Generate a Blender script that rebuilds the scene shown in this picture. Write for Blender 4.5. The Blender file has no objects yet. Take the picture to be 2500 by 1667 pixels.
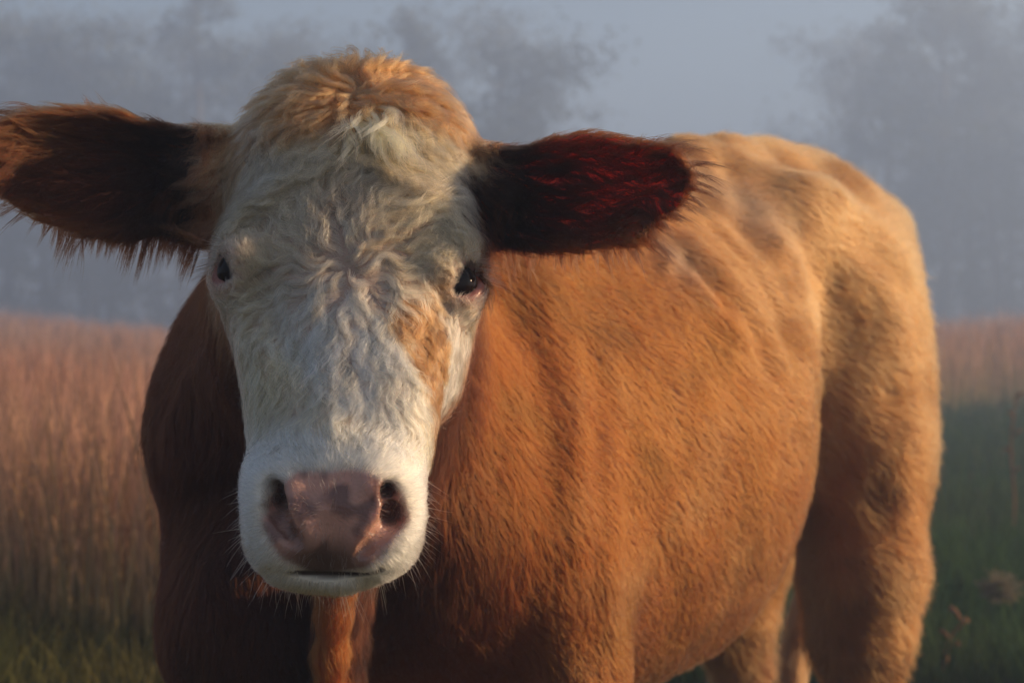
import bpy, math, random, time, os
import numpy as np
from mathutils import kdtree
T0 = time.time()
rng = np.random.default_rng(11)
random.seed(11)
R = math.radians
scene = bpy.context.scene
COL = scene.collection

# ---------------------------------------------------------------- camera
H = 0.95                      # camera height above the ground
FPX = 4000.0                  # focal length in pixels of the 2500 px wide photograph
PITCH = math.atan((833.5 - 780.0) / FPX)
cam_d = bpy.data.cameras.new("camera")
cam = bpy.data.objects.new("camera", cam_d); COL.objects.link(cam)
cam.location = (0, 0, H)
cam.rotation_euler = (R(90) - PITCH, 0, 0)
cam_d.sensor_width = 36.0
cam_d.lens = 36.0 * FPX / 2500.0
cam_d.clip_start = 0.05
cam_d.clip_end = 3000
cam_d.dof.use_dof = True
cam_d.dof.focus_distance = 1.47
cam_d.dof.aperture_fstop = 6.7
scene.camera = cam

# ---------------------------------------------------------------- world, sun, exposure
SUN_AZ = R(87.0)              # clockwise from +Y (the viewing direction): the sun stands to the right
SUN_EL = R(18.0)
world = bpy.data.worlds.new("World"); scene.world = world
world.use_nodes = True
wn = world.node_tree.nodes; wl = world.node_tree.links
wn.clear()
wo = wn.new('ShaderNodeOutputWorld'); wb = wn.new('ShaderNodeBackground')
sky = wn.new('ShaderNodeTexSky'); sky.sky_type = 'NISHITA'; sky.sun_disc = False
sky.sun_elevation = SUN_EL; sky.sun_rotation = SUN_AZ
sky.air_density = 1.0; sky.dust_density = 1.0
wb.inputs['Strength'].default_value = 0.05
wl.new(sky.outputs[0], wb.inputs[0]); wl.new(wb.outputs[0], wo.inputs[0])
sun_d = bpy.data.lights.new("sun", 'SUN'); sun = bpy.data.objects.new("sun", sun_d); COL.objects.link(sun)
sun_d.energy = 5.0; sun_d.angle = R(0.6); sun_d.color = (1.0, 0.72, 0.43)
sun.rotation_euler = (R(90) - SUN_EL, 0, -SUN_AZ + math.pi)
sun.location = (6, 0, 5)
scene.view_settings.view_transform = 'Standard'
scene.view_settings.look = 'None'
scene.view_settings.gamma = 1.0
scene.view_settings.exposure = 1.1
scene.render.film_transparent = False
cy = scene.cycles
cy.use_denoising = True
cy.max_bounces = 18; cy.transmission_bounces = 18; cy.diffuse_bounces = 3; cy.glossy_bounces = 8
cy.transparent_max_bounces = 16; cy.volume_bounces = 1
cy.use_fast_gi = False
cy.sample_clamp_indirect = 6.0

# ---------------------------------------------------------------- helpers
def P(u, v, Y):
    """point at depth Y seen at photo pixel (u, v); used to take sizes and places off the photograph"""
    x = (u - 1250.0) / FPX; z = -(v - 833.5) / FPX
    cp, sp = math.cos(PITCH), math.sin(PITCH)
    y2 = cp + sp * z; z2 = -sp + cp * z
    return np.array([x / y2 * Y, Y, z2 / y2 * Y + H])

def nrm(v):
    v = np.asarray(v, float); return v / (np.linalg.norm(v, axis=-1, keepdims=True) + 1e-12)

def link_mesh(name, V, F, mat=None, parent=None, smooth=True):
    me = bpy.data.meshes.new(name)
    V = np.asarray(V, np.float32)
    if isinstance(F, np.ndarray):
        k = F.shape[1]
        me.vertices.add(len(V)); me.vertices.foreach_set('co', V.ravel())
        me.loops.add(F.size); me.loops.foreach_set('vertex_index', F.astype(np.int32).ravel())
        me.polygons.add(len(F))
        me.polygons.foreach_set('loop_start', np.arange(0, F.size, k, dtype=np.int32))
        me.update(calc_edges=True)
    else:
        me.from_pydata([tuple(map(float, v)) for v in V], [], F)
    if smooth:
        me.polygons.foreach_set('use_smooth', np.ones(len(me.polygons), bool))
    if mat: me.materials.append(mat)
    o = bpy.data.objects.new(name, me); COL.objects.link(o)
    if parent: o.parent = parent
    return o

def empty(name, loc=(0, 0, 0)):
    o = bpy.data.objects.new(name, None); COL.objects.link(o); o.location = loc
    o.empty_display_size = 0.1
    return o

def tag(o, label=None, cat=None, group=None, kind=None):
    if label: o['label'] = label
    if cat: o['category'] = cat
    if group: o['group'] = group
    if kind: o['kind'] = kind
    return o

# vectorised value noise in [-1, 1]
_perm = rng.random(4096).astype(np.float32) * 2 - 1
def _hash(i, j, k):
    h = (i * 73856093) ^ (j * 19349663) ^ (k * 83492791)
    return _perm[(h ^ (h >> 13)) & 4095]
def noise3(p, f=1.0, seed=0):
    q = np.asarray(p) * f + seed * 17.31
    i = np.floor(q).astype(np.int64); fr = (q - i); fr = fr * fr * (3 - 2 * fr)
    r = 0
    for a in (0, 1):
        for b in (0, 1):
            for c in (0, 1):
                w = (fr[..., 0] if a else 1 - fr[..., 0]) * (fr[..., 1] if b else 1 - fr[..., 1]) * (fr[..., 2] if c else 1 - fr[..., 2])
                r = r + w * _hash(i[..., 0] + a, i[..., 1] + b, i[..., 2] + c)
    return r
def fbm(p, f=1.0, seed=0, o=3):
    r = 0; a = 1.0; s = 0
    for k in range(o):
        r = r + a * noise3(p, f * 2 ** k, seed + k * 3.7); s += a; a *= 0.5
    return r / s
def sstep(a, b, x):
    t = np.clip((x - a) / (b - a), 0, 1); return t * t * (3 - 2 * t)
def bump(x, c, w):
    return np.exp(-((x - c) / w) ** 2)

def spline(tab):
    """Catmull-Rom through rows (t, values...)"""
    tab = np.asarray(tab, float); ts = tab[:, 0]; vs = tab[:, 1:]
    m = np.gradient(vs, ts, axis=0)
    def f(t):
        t = np.clip(t, ts[0], ts[-1])
        i = np.clip(np.searchsorted(ts, t, side='right') - 1, 0, len(ts) - 2)
        h = ts[i + 1] - ts[i]; u = (t - ts[i]) / h
        h00 = (1 + 2 * u) * (1 - u) ** 2; h10 = u * (1 - u) ** 2; h01 = u * u * (3 - 2 * u); h11 = u * u * (u - 1)
        return [h00 * vs[i, k] + h10 * h * m[i, k] + h01 * vs[i + 1, k] + h11 * h * m[i + 1, k] for k in range(vs.shape[1])]
    return f

# ---------------------------------------------------------------- the place: ground, far trees, grass, haze
def simple_mat(name, col, rough=.8, var=None, scale=3.0, trans=0.0, attr=None):
    m = bpy.data.materials.new(name); m.use_nodes = True
    nt = m.node_tree; nt.nodes.clear(); out = nt.nodes.new('ShaderNodeOutputMaterial')
    b = nt.nodes.new('ShaderNodeBsdfDiffuse'); last = b
    b.inputs['Color'].default_value = (*col, 1)
    src = None
    if attr:
        a = nt.nodes.new('ShaderNodeAttribute'); a.attribute_name = attr; src = a.outputs['Color']
    elif var:
        tc = nt.nodes.new('ShaderNodeTexCoord'); no = nt.nodes.new('ShaderNodeTexNoise'); no.inputs['Scale'].default_value = scale; no.inputs['Detail'].default_value = 6
        nt.links.new(tc.outputs['Object'], no.inputs['Vector'])
        rp = nt.nodes.new('ShaderNodeValToRGB'); rp.color_ramp.elements[0].position = .35; rp.color_ramp.elements[1].position = .65
        rp.color_ramp.elements[0].color = (*col, 1); rp.color_ramp.elements[1].color = (*var, 1)
        nt.links.new(no.outputs[0], rp.inputs[0]); src = rp.outputs[0]
    if src: nt.links.new(src, b.inputs['Color'])
    if trans:
        t = nt.nodes.new('ShaderNodeBsdfTranslucent'); t.inputs['Color'].default_value = (*col, 1)
        if src: nt.links.new(src, t.inputs['Color'])
        mx = nt.nodes.new('ShaderNodeMixShader'); mx.inputs[0].default_value = trans
        nt.links.new(b.outputs[0], mx.inputs[1]); nt.links.new(t.outputs[0], mx.inputs[2]); last = mx
    nt.links.new(last.outputs[0], out.inputs['Surface'])
    return m
def add_tint(me, cols):
    a = me.attributes.new('tint', 'FLOAT_COLOR', 'POINT')
    a.data.foreach_set('color', np.concatenate([cols, np.ones((len(cols), 1))], 1).astype(np.float32).ravel())

M_GROUND = simple_mat('turf', (.045, .060, .025), var=(.13, .10, .05), scale=1.6)
M_GRASS = simple_mat('grass_blades', (.1, .1, .05), attr='tint', trans=.35)
M_LEAF = simple_mat('leaves', (.10, .11, .07), var=(.14, .145, .10), scale=2.0, trans=.3)
M_BARK = simple_mat('bark', (.12, .10, .08), var=(.18, .15, .12), scale=8)

def terrain(x, y):
    x = np.asarray(x, float); y = np.asarray(y, float)
    return np.clip(.1 * (np.abs(x) - .25 * y), -.9, 1.2) * np.clip((y - 6) / 22, 0, 1)
g = np.linspace(-200, 200, 161); gx, gy = np.meshgrid(g, g, indexing='ij')
gz = terrain(gx, gy)
gv = np.stack([gx.ravel(), gy.ravel(), gz.ravel()], 1)
ii, jj = np.meshgrid(np.arange(160), np.arange(160), indexing='ij'); b0 = (ii * 161 + jj).ravel()
ground = link_mesh('ground', gv, np.stack([b0, b0 + 161, b0 + 162, b0 + 1], 1), M_GROUND)
tag(ground, kind='structure')

def blades(name, base, h, wd, lean, col_lo, col_hi, segs=3, label=None, head=0.0):
    """grass: each blade a tapering, leaning strip"""
    base = base.copy(); base[:, 2] = terrain(base[:, 0], base[:, 1]) - .02
    N = len(base); az = rng.uniform(0, math.pi * 2, N); wdir = rng.uniform(0, math.pi, N)
    du = np.stack([np.cos(az), np.sin(az), 0 * az], 1) * lean[:, None]
    dw = np.stack([np.cos(wdir), np.sin(wdir) * .5, 0 * az], 1) * wd[:, None] / 2
    us = np.linspace(0, 1, segs + 1)
    VV = []; CC = []
    for u in us:
        c = base + np.array([0, 0, 1.0]) * (h * u)[:, None] + du * (h * u * u)[:, None]
        tw = (1 - u ** 2) + head * math.exp(-((u - .86) / .10) ** 2)
        VV += [c - dw * (tw + .02), c + dw * (tw + .02)]
        cc = col_lo * (1 - u ** .8) + col_hi * u ** .8
        CC += [cc, cc]
    VV = np.stack(VV, 1).reshape(-1, 3); CC = np.stack(CC, 1).reshape(-1, 3)
    k = 2 * (segs + 1); b = np.arange(N)[:, None] * k
    F = np.concatenate([b + np.array([[2 * s, 2 * s + 1, 2 * s + 3, 2 * s + 2]]) for s in range(segs)], 0)
    o = link_mesh(name, VV, F, M_GRASS, smooth=False)
    add_tint(o.data, CC)
    tag(o, label, 'grass', kind='stuff')
    return o
def field_points(N, d0, d1, power, xk, xm):
    u = rng.random(N); d = (d0 ** (1 - power) + u * (d1 ** (1 - power) - d0 ** (1 - power))) ** (1 / (1 - power))
    return np.stack([(rng.random(N) * 2 - 1) * (xk * d + xm), d, 0 * d], 1)
def keep_off_cow(p):
    q = p - np.array([.25, 2.6, 0]); return (np.abs(q[:, 0]) > 1.0) | (np.abs(q[:, 1]) > 1.5)
# tall russet grass: all over the left, only beyond the grazed strip on the right
p = field_points(110000, 3.9, 95, 1.25, .42, 1.6)
edge = np.where(p[:, 0] < .02 * p[:, 1] - .15, 3.9 + 1.0 * noise3(p, .8, 2), 17.0 + 3.0 * noise3(p, .35, 2))
p = p[(p[:, 1] > edge) & keep_off_cow(p)]; N = len(p)
pt = noise3(p, .9, 31)[:, None] * .5 + .5
h = (.80 + .13 * noise3(p, .6, 5) + .10 * noise3(p, .13, 6)) * (.45 + .62 * rng.random(N) ** .6)
h = np.where(p[:, 1] > 14, h * (.95 + .03 * (p[:, 1] - 14) ** .5) * (1 + .22 * noise3(p, .16, 61)), h)
lo = np.array([.17, .155, .045]) * (.7 + .6 * rng.random((N, 1)))
hi = (np.array([.56, .24, .15]) * pt + np.array([.56, .36, .25]) * (1 - pt)) * (.45 + 1.0 * rng.random((N, 1)))
lo = lo * 2.0; hi = hi * 1.25
blades('tall_grass', p, h, .0035 + .0022 * rng.random(N) + .0006 * p[:, 1], .05 + .22 * rng.random(N), lo, hi, 4, 'tall russet dry grass standing behind the cow', head=.9)
# green undergrowth
p = field_points(120000, 3.7, 40, 1.5, .42, 1.6); p = p[keep_off_cow(p)]
N = len(p); left = p[:, 0] < .02 * p[:, 1] - .15
h = np.where(left, .24, .17) * (.5 + rng.random(N)) * (1 + .5 * noise3(p, 1.3, 7))
pt = (noise3(p, 2.1, 9)[:, None] * .5 + .5)
lo = np.array([.034, .058, .020]) * (.6 + .8 * rng.random((N, 1)))
hi = (np.array([.050, .115, .040]) * pt + np.array([.10, .13, .05]) * (1 - pt)) * (.6 + .8 * rng.random((N, 1)))
hi = np.where(left[:, None], hi * np.array([2.6, 1.35, 1.2]), hi)
blades('green_grass', p, h, .005 + .003 * rng.random(N) + .0006 * p[:, 1], .1 + .6 * rng.random(N), lo, hi, 3, 'short green grass covering the grazed ground')

# --- trees beyond the field
def tube(pts, rs, n=7):
    pts = np.asarray(pts, float); vs = []; fs = []
    for i, (q, r) in enumerate(zip(pts, rs)):
        d = nrm(pts[min(i + 1, len(pts) - 1)] - pts[max(i - 1, 0)])
        a = nrm(np.cross(d, [.3, 1, .2])); b = np.cross(d, a)
        for k in range(n):
            t = 2 * math.pi * k / n; vs.append(q + (a * math.cos(t) + b * math.sin(t)) * r)
    for i in range(len(pts) - 1):
        for k in range(n): fs.append((i * n + k, i * n + (k + 1) % n, (i + 1) * n + (k + 1) % n, (i + 1) * n + k))
    fs.append(tuple(range(n))[::-1]); fs.append(tuple(len(vs) - n + k for k in range(n)))
    return vs, fs
def make_tree(seed, ht, kind):
    r = np.random.default_rng(seed)
    root = empty('tree')
    TV, TF = [], []
    def addt(pts, rs, n=7):
        v, f = tube(pts, rs, n); o = len(TV); TV.extend(v); TF.extend([tuple(i + o for i in q) for q in f])
    lean = r.normal(0, .02, 2)
    ax = [np.array([lean[0] * z + .08 * math.sin(z + seed), lean[1] * z, z]) for z in np.linspace(-.1, ht, 9)]
    addt(ax, np.linspace(.16, .02, 9) * ht / 9, 9)
    LC = []
    nl = 34 if kind else 24
    for i in range(nl):
        z = ht * (.05 + .93 * (i + r.random()) / nl) if kind else ht * (.08 + .86 * r.random())
        a = r.random() * 6.283
        if kind: ln = (ht - z) * .30 + .35
        else: ln = ht * (.16 + .16 * r.random()) * (1.15 - .75 * (z / ht - .3))
        st = np.array([lean[0] * z, lean[1] * z, z]); d = np.array([math.cos(a), math.sin(a), -.1 if kind else .45 + .4 * r.random()])
        mid = st + d * ln * .5 + [0, 0, -.05]; en = st + d * ln
        addt([st, mid, en], [.035 * ht / 9, .02, .008], 5)
        for k in range(5 if kind else 7):
            u = .3 + .75 * r.random()
            LC.append((st + d * ln * u + r.normal(0, .10 * ln + .12, 3), (.20 + .16 * r.random()) * (1 if kind else 1.7)))
    LC.append((np.array([lean[0] * ht, lean[1] * ht, ht]), .25))
    link_mesh('trunk', np.array(TV), TF, M_BARK, root)
    per = 34; c = np.repeat(np.array([q[0] for q in LC]), per, 0); s = np.repeat(np.array([q[1] for q in LC]), per)
    n = len(c); off = r.normal(0, 1, (n, 3)) * np.array([1, 1, .7]) * s[:, None] * 1.05
    c = c + off; sz = .07 + .07 * r.random(n)
    a = nrm(r.normal(0, 1, (n, 3))); b = nrm(np.cross(a, r.normal(0, 1, (n, 3))))
    vs = np.stack([c - a * sz[:, None], c + b * sz[:, None] * .55, c + a * sz[:, None], c - b * sz[:, None] * .55], 1).reshape(-1, 3)
    link_mesh('crown', vs, np.arange(n * 4).reshape(-1, 4), M_LEAF, root, smooth=False)
    return root
protos = [make_tree(s, h, k) for s, h, k in ((1, 13.6, 0), (2, 14.4, 1), (3, 12.2, 0), (4, 12.8, 1))]
spots = []
rt = random.Random(5)
for row, (Y0, n) in enumerate(((72, 19), (80, 19), (88, 19), (97, 21))):
    for i in range(n):
        x = (i - (n - 1) / 2) / n * 86 + rt.uniform(-1.1, 1.1)
        if row == 0 and (abs(x - 10.0) < 4.5): continue         # the lower gap where the sky comes through
        spots.append((x, Y0 + rt.uniform(-2, 2), rt.uniform(.84, 1.02) * (1.24 if x < 4 or x > 16 else 1.0) * min(1.0, .42 + abs(x - 10) / 15)))
for i, (x, y, sc) in enumerate(spots):
    k = rt.choice((0, 1, 2, 3)) if i >= 4 else i
    if i < 4: r_ = protos[i]
    else:
        r_ = protos[k].copy(); COL.objects.link(r_)
        for ch in protos[k].children:
            c = ch.copy(); COL.objects.link(c); c.parent = r_
    r_.location = (x, y, float(terrain(x, y))); r_.rotation_euler = (0, 0, rt.uniform(0, 6.28)); r_.scale = (sc * 1.15, sc * 1.15, sc)
    tag(r_, 'dim tree fading into the fog in the tree line beyond the grass field', 'tree', 'foggy trees lining the far side of the field')

# --- single plants near enough to pick out
M_DRY = simple_mat('dry_stalk', (.20, .085, .045), var=(.30, .15, .08), scale=30)
M_SEED = simple_mat('seed_fluff', (.20, .16, .10), var=(.28, .23, .15), scale=40, trans=.3)
M_PETAL = simple_mat('petal', (.75, .73, .66), trans=.3)
M_GREEN = simple_mat('plant_green', (.05, .10, .03), var=(.09, .14, .05), scale=20)
def at_ground(u, v):
    a = P(u, v, 1.0); d = (a - np.array([0, 0, H])); return np.array([0, 0, H]) - d * (H / d[2])
def stalk(name, u0, v0, u1, v1, Y, r, mat, label, cat, twigs=4):
    top = P(u1, v1, Y); lowp = P(u0, v0, Y); d = (top - lowp) / (top[2] - lowp[2]); base = lowp - d * lowp[2]
    root = empty(name, tuple(base)); tag(root, label, cat)
    pts = [base * (1 - t) + top * t + np.array([.012 * math.sin(t * 7), 0, 0]) for t in np.linspace(0, 1, 9)]
    v, f = tube(pts, np.linspace(r, r * .5, 9), 6); link_mesh('stem', np.array(v) - base, f, mat, root)
    for k in range(twigs):
        t = .45 + .5 * k / max(1, twigs - 1); s0 = base * (1 - t) + top * t
        e = s0 + np.array([(-1) ** k * .03, rt.uniform(-.02, .02), .035])
        v, f = tube([s0, (s0 + e) / 2 + [0, 0, .008], e], [r * .6, r * .8, r * 1.1], 5); link_mesh('seed_pod', np.array(v) - base, f, mat, root)
    return root, base
stalk('weed_stalk', 2290, 1640, 2352, 1508, 4.25, .0075, M_DRY, 'reddish dry weed stalk leaning right in the short grass near the cow\'s hind leg', 'weed')
stalk('dry_stem', 2470, 1250, 2478, 960, 7.0, .006, M_DRY, 'thin upright brown stem at the right edge of the field', 'weed', 5)
# fluffy seed head
c = P(2440, 1435, 4.6); root = empty('thistle', (c[0], c[1], 0)); tag(root, 'beige fluffy seed head low in the green grass behind the cow', 'seed head')
v, f = tube([np.array([0, 0, 0]), np.array([.01, 0, c[2] * .5]), np.array([0, 0, c[2]])], [.006, .005, .005], 6); link_mesh('stem', np.array(v), f, M_GREEN, root)
n = 900; d = nrm(rng.normal(0, 1, (n, 3))); q = d * (.008 + .040 * rng.random((n, 1)) * (1 + .5 * noise3(d, 2.5, 3)[:, None])) * np.array([1.25, 1, .85]) + np.array([0, 0, c[2]])
a = nrm(np.cross(d, rng.normal(0, 1, (n, 3)))) * .0022
link_mesh('seed_fluff', np.stack([q - a, q + a, q + d * .014 + a * .3, q + d * .014 - a * .3], 1).reshape(-1, 3), np.arange(4 * n).reshape(-1, 4), M_SEED, root, smooth=False)
for (u, v_, sc, lb) in ((298, 1588, 1.0, 'small white flower in the grass left of the cow, the larger of the pair'), (322, 1594, .55, 'small white flower in the grass left of the cow, the smaller one beside')):
    c = P(u, v_, 4.5); root = empty('wildflower', (c[0], c[1], 0)); tag(root, lb, 'flower', 'white wildflowers in the grass')
    v, f = tube([np.array([0, 0, 0]), np.array([.008, 0, c[2] * .5]), np.array([0, 0, c[2]])], [.0025, .002, .002], 5); link_mesh('stem', np.array(v), f, M_GREEN, root)
    vs = []; fs = []
    for k in range(9):
        th = k * 2 * math.pi / 9; dr = np.array([math.cos(th), -.5, math.sin(th)]) * .014 * sc; sd = np.array([-math.sin(th), 0, math.cos(th)]) * .005 * sc
        b = np.array([0, -.002, c[2]]); o = len(vs); vs += [b, b + dr * .6 - sd, b + dr, b + dr * .6 + sd, b + dr * .5 + np.array([0, -.003, 0])]
        fs += [(o, o + 1, o + 4), (o + 1, o + 2, o + 4), (o + 2, o + 3, o + 4), (o + 3, o, o + 4)]
    link_mesh('petals', np.array(vs), fs, M_PETAL, root, smooth=False)

# --- morning haze
def haze_box(x0, x1, y0, y1, z0, z1, dens, col, g):
    v = [(x, y, z) for x in (x0, x1) for y in (y0, y1) for z in (z0, z1)]
    f = [(0, 1, 3, 2), (4, 6, 7, 5), (0, 4, 5, 1), (2, 3, 7, 6), (0, 2, 6, 4), (1, 5, 7, 3)]
    m = bpy.data.materials.new('haze'); m.use_nodes = True; nt = m.node_tree; nt.nodes.clear()
    out = nt.nodes.new('ShaderNodeOutputMaterial'); pv = nt.nodes.new('ShaderNodeVolumePrincipled')
    pv.inputs['Density'].default_value = dens; pv.inputs['Color'].default_value = (*col, 1); pv.inputs['Anisotropy'].default_value = g
    nt.links.new(pv.outputs[0], out.inputs['Volume'])
    o = link_mesh('haze', v, f, m, smooth=False); tag(o, 'pale morning fog lying over the field', 'fog', kind='stuff')
    m.cycles.homogeneous_volume = True if hasattr(m.cycles, 'homogeneous_volume') else True
    return o
haze_box(-205, 205, -205, 205, -1.4, 19.2, .0150, (.52, .68, 1.0), .30)

# ---------------------------------------------------------------- the cow's frames
# body axis: chest -> rump, heading away to the right
C0 = np.array([-0.26, 1.95, 0.0])
AX = np.array([0.6, 0.8, 0.0]); AW = np.array([0.8, -0.6, 0.0])
def B(s, w, z): return C0 + AX * s + AW * w + np.array([0, 0, z])
def toB(p):
    q = p - C0; return q @ AX, q @ AW, p[..., 2]
# head frame: x = towards image right, t = down the face, f = out of the face
O = P(837, 640, 1.50)
D_ = nrm(P(815, 1130, 1.385) - P(839, 170, 1.64))
L_ = nrm(np.array([1.0, -0.05, -0.045])); L_ = nrm(L_ - D_ * (L_ @ D_))
F_ = np.cross(L_, D_); F_ = F_ if F_[1] < 0 else -F_
def Hd(x, t, f): return O + L_ * x + D_ * t + F_ * f
def toH(p):
    q = p - O; return q @ L_, q @ D_, q @ F_
HM = np.stack([L_, D_, F_])
EYE_R = 0.0240

# ---------------------------------------------------------------- signed field on a rectilinear grid
def axis(a, b, fa, fb, fine, coarse):
    L = np.linspace(a, fa, max(2, int(math.ceil((fa - a) / coarse))), endpoint=False) if fa > a else np.zeros(0)
    M = np.linspace(fa, fb, int(math.ceil((fb - fa) / fine)), endpoint=False)
    N = np.linspace(fb, b, int(math.ceil((b - fb) / coarse)) + 1)
    return np.concatenate([L, M, N]).astype(np.float32)
FINE, COARSE = 0.0030, 0.011
GX = axis(-0.62, 1.05, -0.62, 0.25, FINE, COARSE)
GY = axis(1.20, 3.45, 1.34, 1.80, FINE, COARSE)
GZ = axis(-0.02, 1.36, 0.70, 1.27, FINE, COARSE)
FLD = np.full((len(GX), len(GY), len(GZ)), 1.0, np.float32)

def tri(fld, p):
    out = []; ii = []; ff = []
    for k, g in enumerate((GX, GY, GZ)):
        i = np.clip(np.searchsorted(g, p[:, k]) - 1, 0, len(g) - 2); f = np.clip((p[:, k] - g[i]) / (g[i + 1] - g[i]), 0, 1)
        ii.append(i); ff.append(f)
    r = 0
    for a in (0, 1):
        for b in (0, 1):
            for c in (0, 1):
                w = (ff[0] if a else 1 - ff[0]) * (ff[1] if b else 1 - ff[1]) * (ff[2] if c else 1 - ff[2])
                r = r + w * fld[ii[0] + a, ii[1] + b, ii[2] + c]
    return r
def hit(u, v, far=3.4):
    """first body surface point seen at a photo pixel"""
    p0 = P(u, v, 1.25); p1 = P(u, v, far)
    ts = np.linspace(0, 1, 700)[:, None]
    pp = p0 * (1 - ts) + p1 * ts
    d = tri(FLD, pp)
    i = np.argmax(d < 0)
    return pp[i] if d[i] < 0 else None

def box(lo, hi):
    s = []
    for g, a, b in zip((GX, GY, GZ), lo, hi):
        i = max(0, np.searchsorted(g, a) - 1); j = min(len(g), np.searchsorted(g, b) + 1)
        s.append(slice(i, j))
    x = GX[s[0]][:, None, None]; y = GY[s[1]][None, :, None]; z = GZ[s[2]][None, None, :]
    return tuple(s), x, y, z

def smin(a, b, k):
    h = np.clip(0.5 + 0.5 * (b - a) / k, 0, 1)
    return b + (a - b) * h - k * h * (1 - h)
def put(sl, d, k=0.03, op='add'):
    A = FLD[sl]
    if op == 'add': FLD[sl] = smin(A, d.astype(np.float32), k)
    else: FLD[sl] = -smin(-A, d.astype(np.float32), k)      # cut: subtract the volume d<0

def ellipsoid(c, r, M=None, k=0.03, op='add', pad=None):
    c = np.asarray(c, float); r = np.asarray(r, float)
    M = np.eye(3) if M is None else np.asarray(M)
    pad = (.03 + .6 * r.max()) if pad is None else pad
    ext = np.sqrt(((M * r[:, None]) ** 2).sum(0)) + k + pad
    sl, x, y, z = box(c - ext, c + ext)
    q = [(M[i, 0] * (x - c[0]) + M[i, 1] * (y - c[1]) + M[i, 2] * (z - c[2])) / r[i] for i in range(3)]
    k0 = np.sqrt(q[0] ** 2 + q[1] ** 2 + q[2] ** 2)
    k1 = np.sqrt((q[0] / r[0]) ** 2 + (q[1] / r[1]) ** 2 + (q[2] / r[2]) ** 2) + 1e-9
    put(sl, k0 * (k0 - 1) / k1, k, op)

def capsule(a, b, ra, rb, k=0.03, op='add', pad=0.03, squash=None):
    a = np.asarray(a, float); b = np.asarray(b, float); m = max(ra, rb) + k + pad
    sl, x, y, z = box(np.minimum(a, b) - m, np.maximum(a, b) + m)
    ab = b - a; L2 = ab @ ab
    h = np.clip(((x - a[0]) * ab[0] + (y - a[1]) * ab[1] + (z - a[2]) * ab[2]) / L2, 0, 1)
    dx = x - a[0] - h * ab[0]; dy = y - a[1] - h * ab[1]; dz = z - a[2] - h * ab[2]
    if squash is not None:        # direction along which the section is thinner / thicker
        n, sc = squash; n = nrm(n)
        pr = dx * n[0] + dy * n[1] + dz * n[2]
        dx = dx + n[0] * pr * (sc - 1); dy = dy + n[1] * pr * (sc - 1); dz = dz + n[2] * pr * (sc - 1)
    put(sl, np.sqrt(dx * dx + dy * dy + dz * dz) - (ra + (rb - ra) * h), k, op)

def chain(pts, rs, k=0.03, op='add', squash=None, kj=None):
    for i in range(len(pts) - 1):
        capsule(pts[i], pts[i + 1], rs[i], rs[i + 1], k, op, squash=squash)

def loft(sl, s, w, z, fn, k):
    hw, top, bot, zr, nt, nb, over = fn(s)
    zc = bot + zr * (top - bot)
    up = z > zc
    hz = np.where(up, top - zc, zc - bot) + 1e-4; n = np.where(up, nt, nb)
    aw = np.abs(w) / hw + 1e-5; az = np.abs(z - zc) / hz + 1e-5
    rho = (aw ** n + az ** n) ** (1 / n)
    g = rho ** (1 - n) * np.sqrt((aw ** (n - 1) / hw) ** 2 + (az ** (n - 1) / hz) ** 2) + 1e-4
    put(sl, np.minimum(np.maximum((rho - 1) / g, over), 0.5), k)

# --- trunk: half width, top, bottom, height of widest point, roundness of the upper / lower half
TRUNK = spline([
    (-0.13, 0.02, 0.86, 0.80, .40, 1.6, 2.0),
    (-0.09, 0.11, 0.99, 0.70, .38, 1.5, 2.0),
    (0.00, 0.190, 1.08, 0.60, .34, 1.4, 2.0),
    (0.12, 0.240, 1.13, 0.50, .34, 1.4, 2.1),
    (0.25, 0.256, 1.155, 0.44, .36, 1.45, 2.2),
    (0.45, 0.268, 1.155, 0.405, .46, 1.7, 2.2),
    (0.65, 0.286, 1.165, 0.400, .48, 1.9, 2.2),
    (0.80, 0.280, 1.190, 0.438, .48, 1.9, 2.2),
    (0.90, 0.236, 1.215, 0.53, .50, 1.9, 2.1),
    (1.00, 0.180, 1.235, 0.66, .52, 1.9, 2.0),
    (1.12, 0.170, 1.245, 0.68, .55, 2.0, 2.0),
    (1.32, 0.185, 1.240, 0.66, .55, 2.2, 2.0),
    (1.44, 0.150, 1.205, 0.74, .55, 2.0, 2.0),
    (1.52, 0.09, 1.13, 0.86, .5, 2.0, 2.0),
    (1.56, 0.01, 1.03, 0.98, .5, 2.0, 2.0)])
sl, x, y, z = box((-0.6, 1.75, 0.4), (1.05, 3.45, 1.32))
s = (x - C0[0]) * AX[0] + (y - C0[1]) * AX[1]; w = (x - C0[0]) * AW[0] + (y - C0[1]) * AW[1]
s = s + 0 * z; w = w + 0 * z; z = z + 0 * s
def trunkfn(s):
    hw, top, bot, zr, nt, nb = TRUNK(s)
    over = np.maximum(-0.13 - s, 0) + np.maximum(s - 1.56, 0)
    return hw, top, bot, zr, nt, nb, over * 1.0 + np.where(over > 0, .004, -1)
loft(sl, s, w, z, trunkfn, 0.01)
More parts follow.
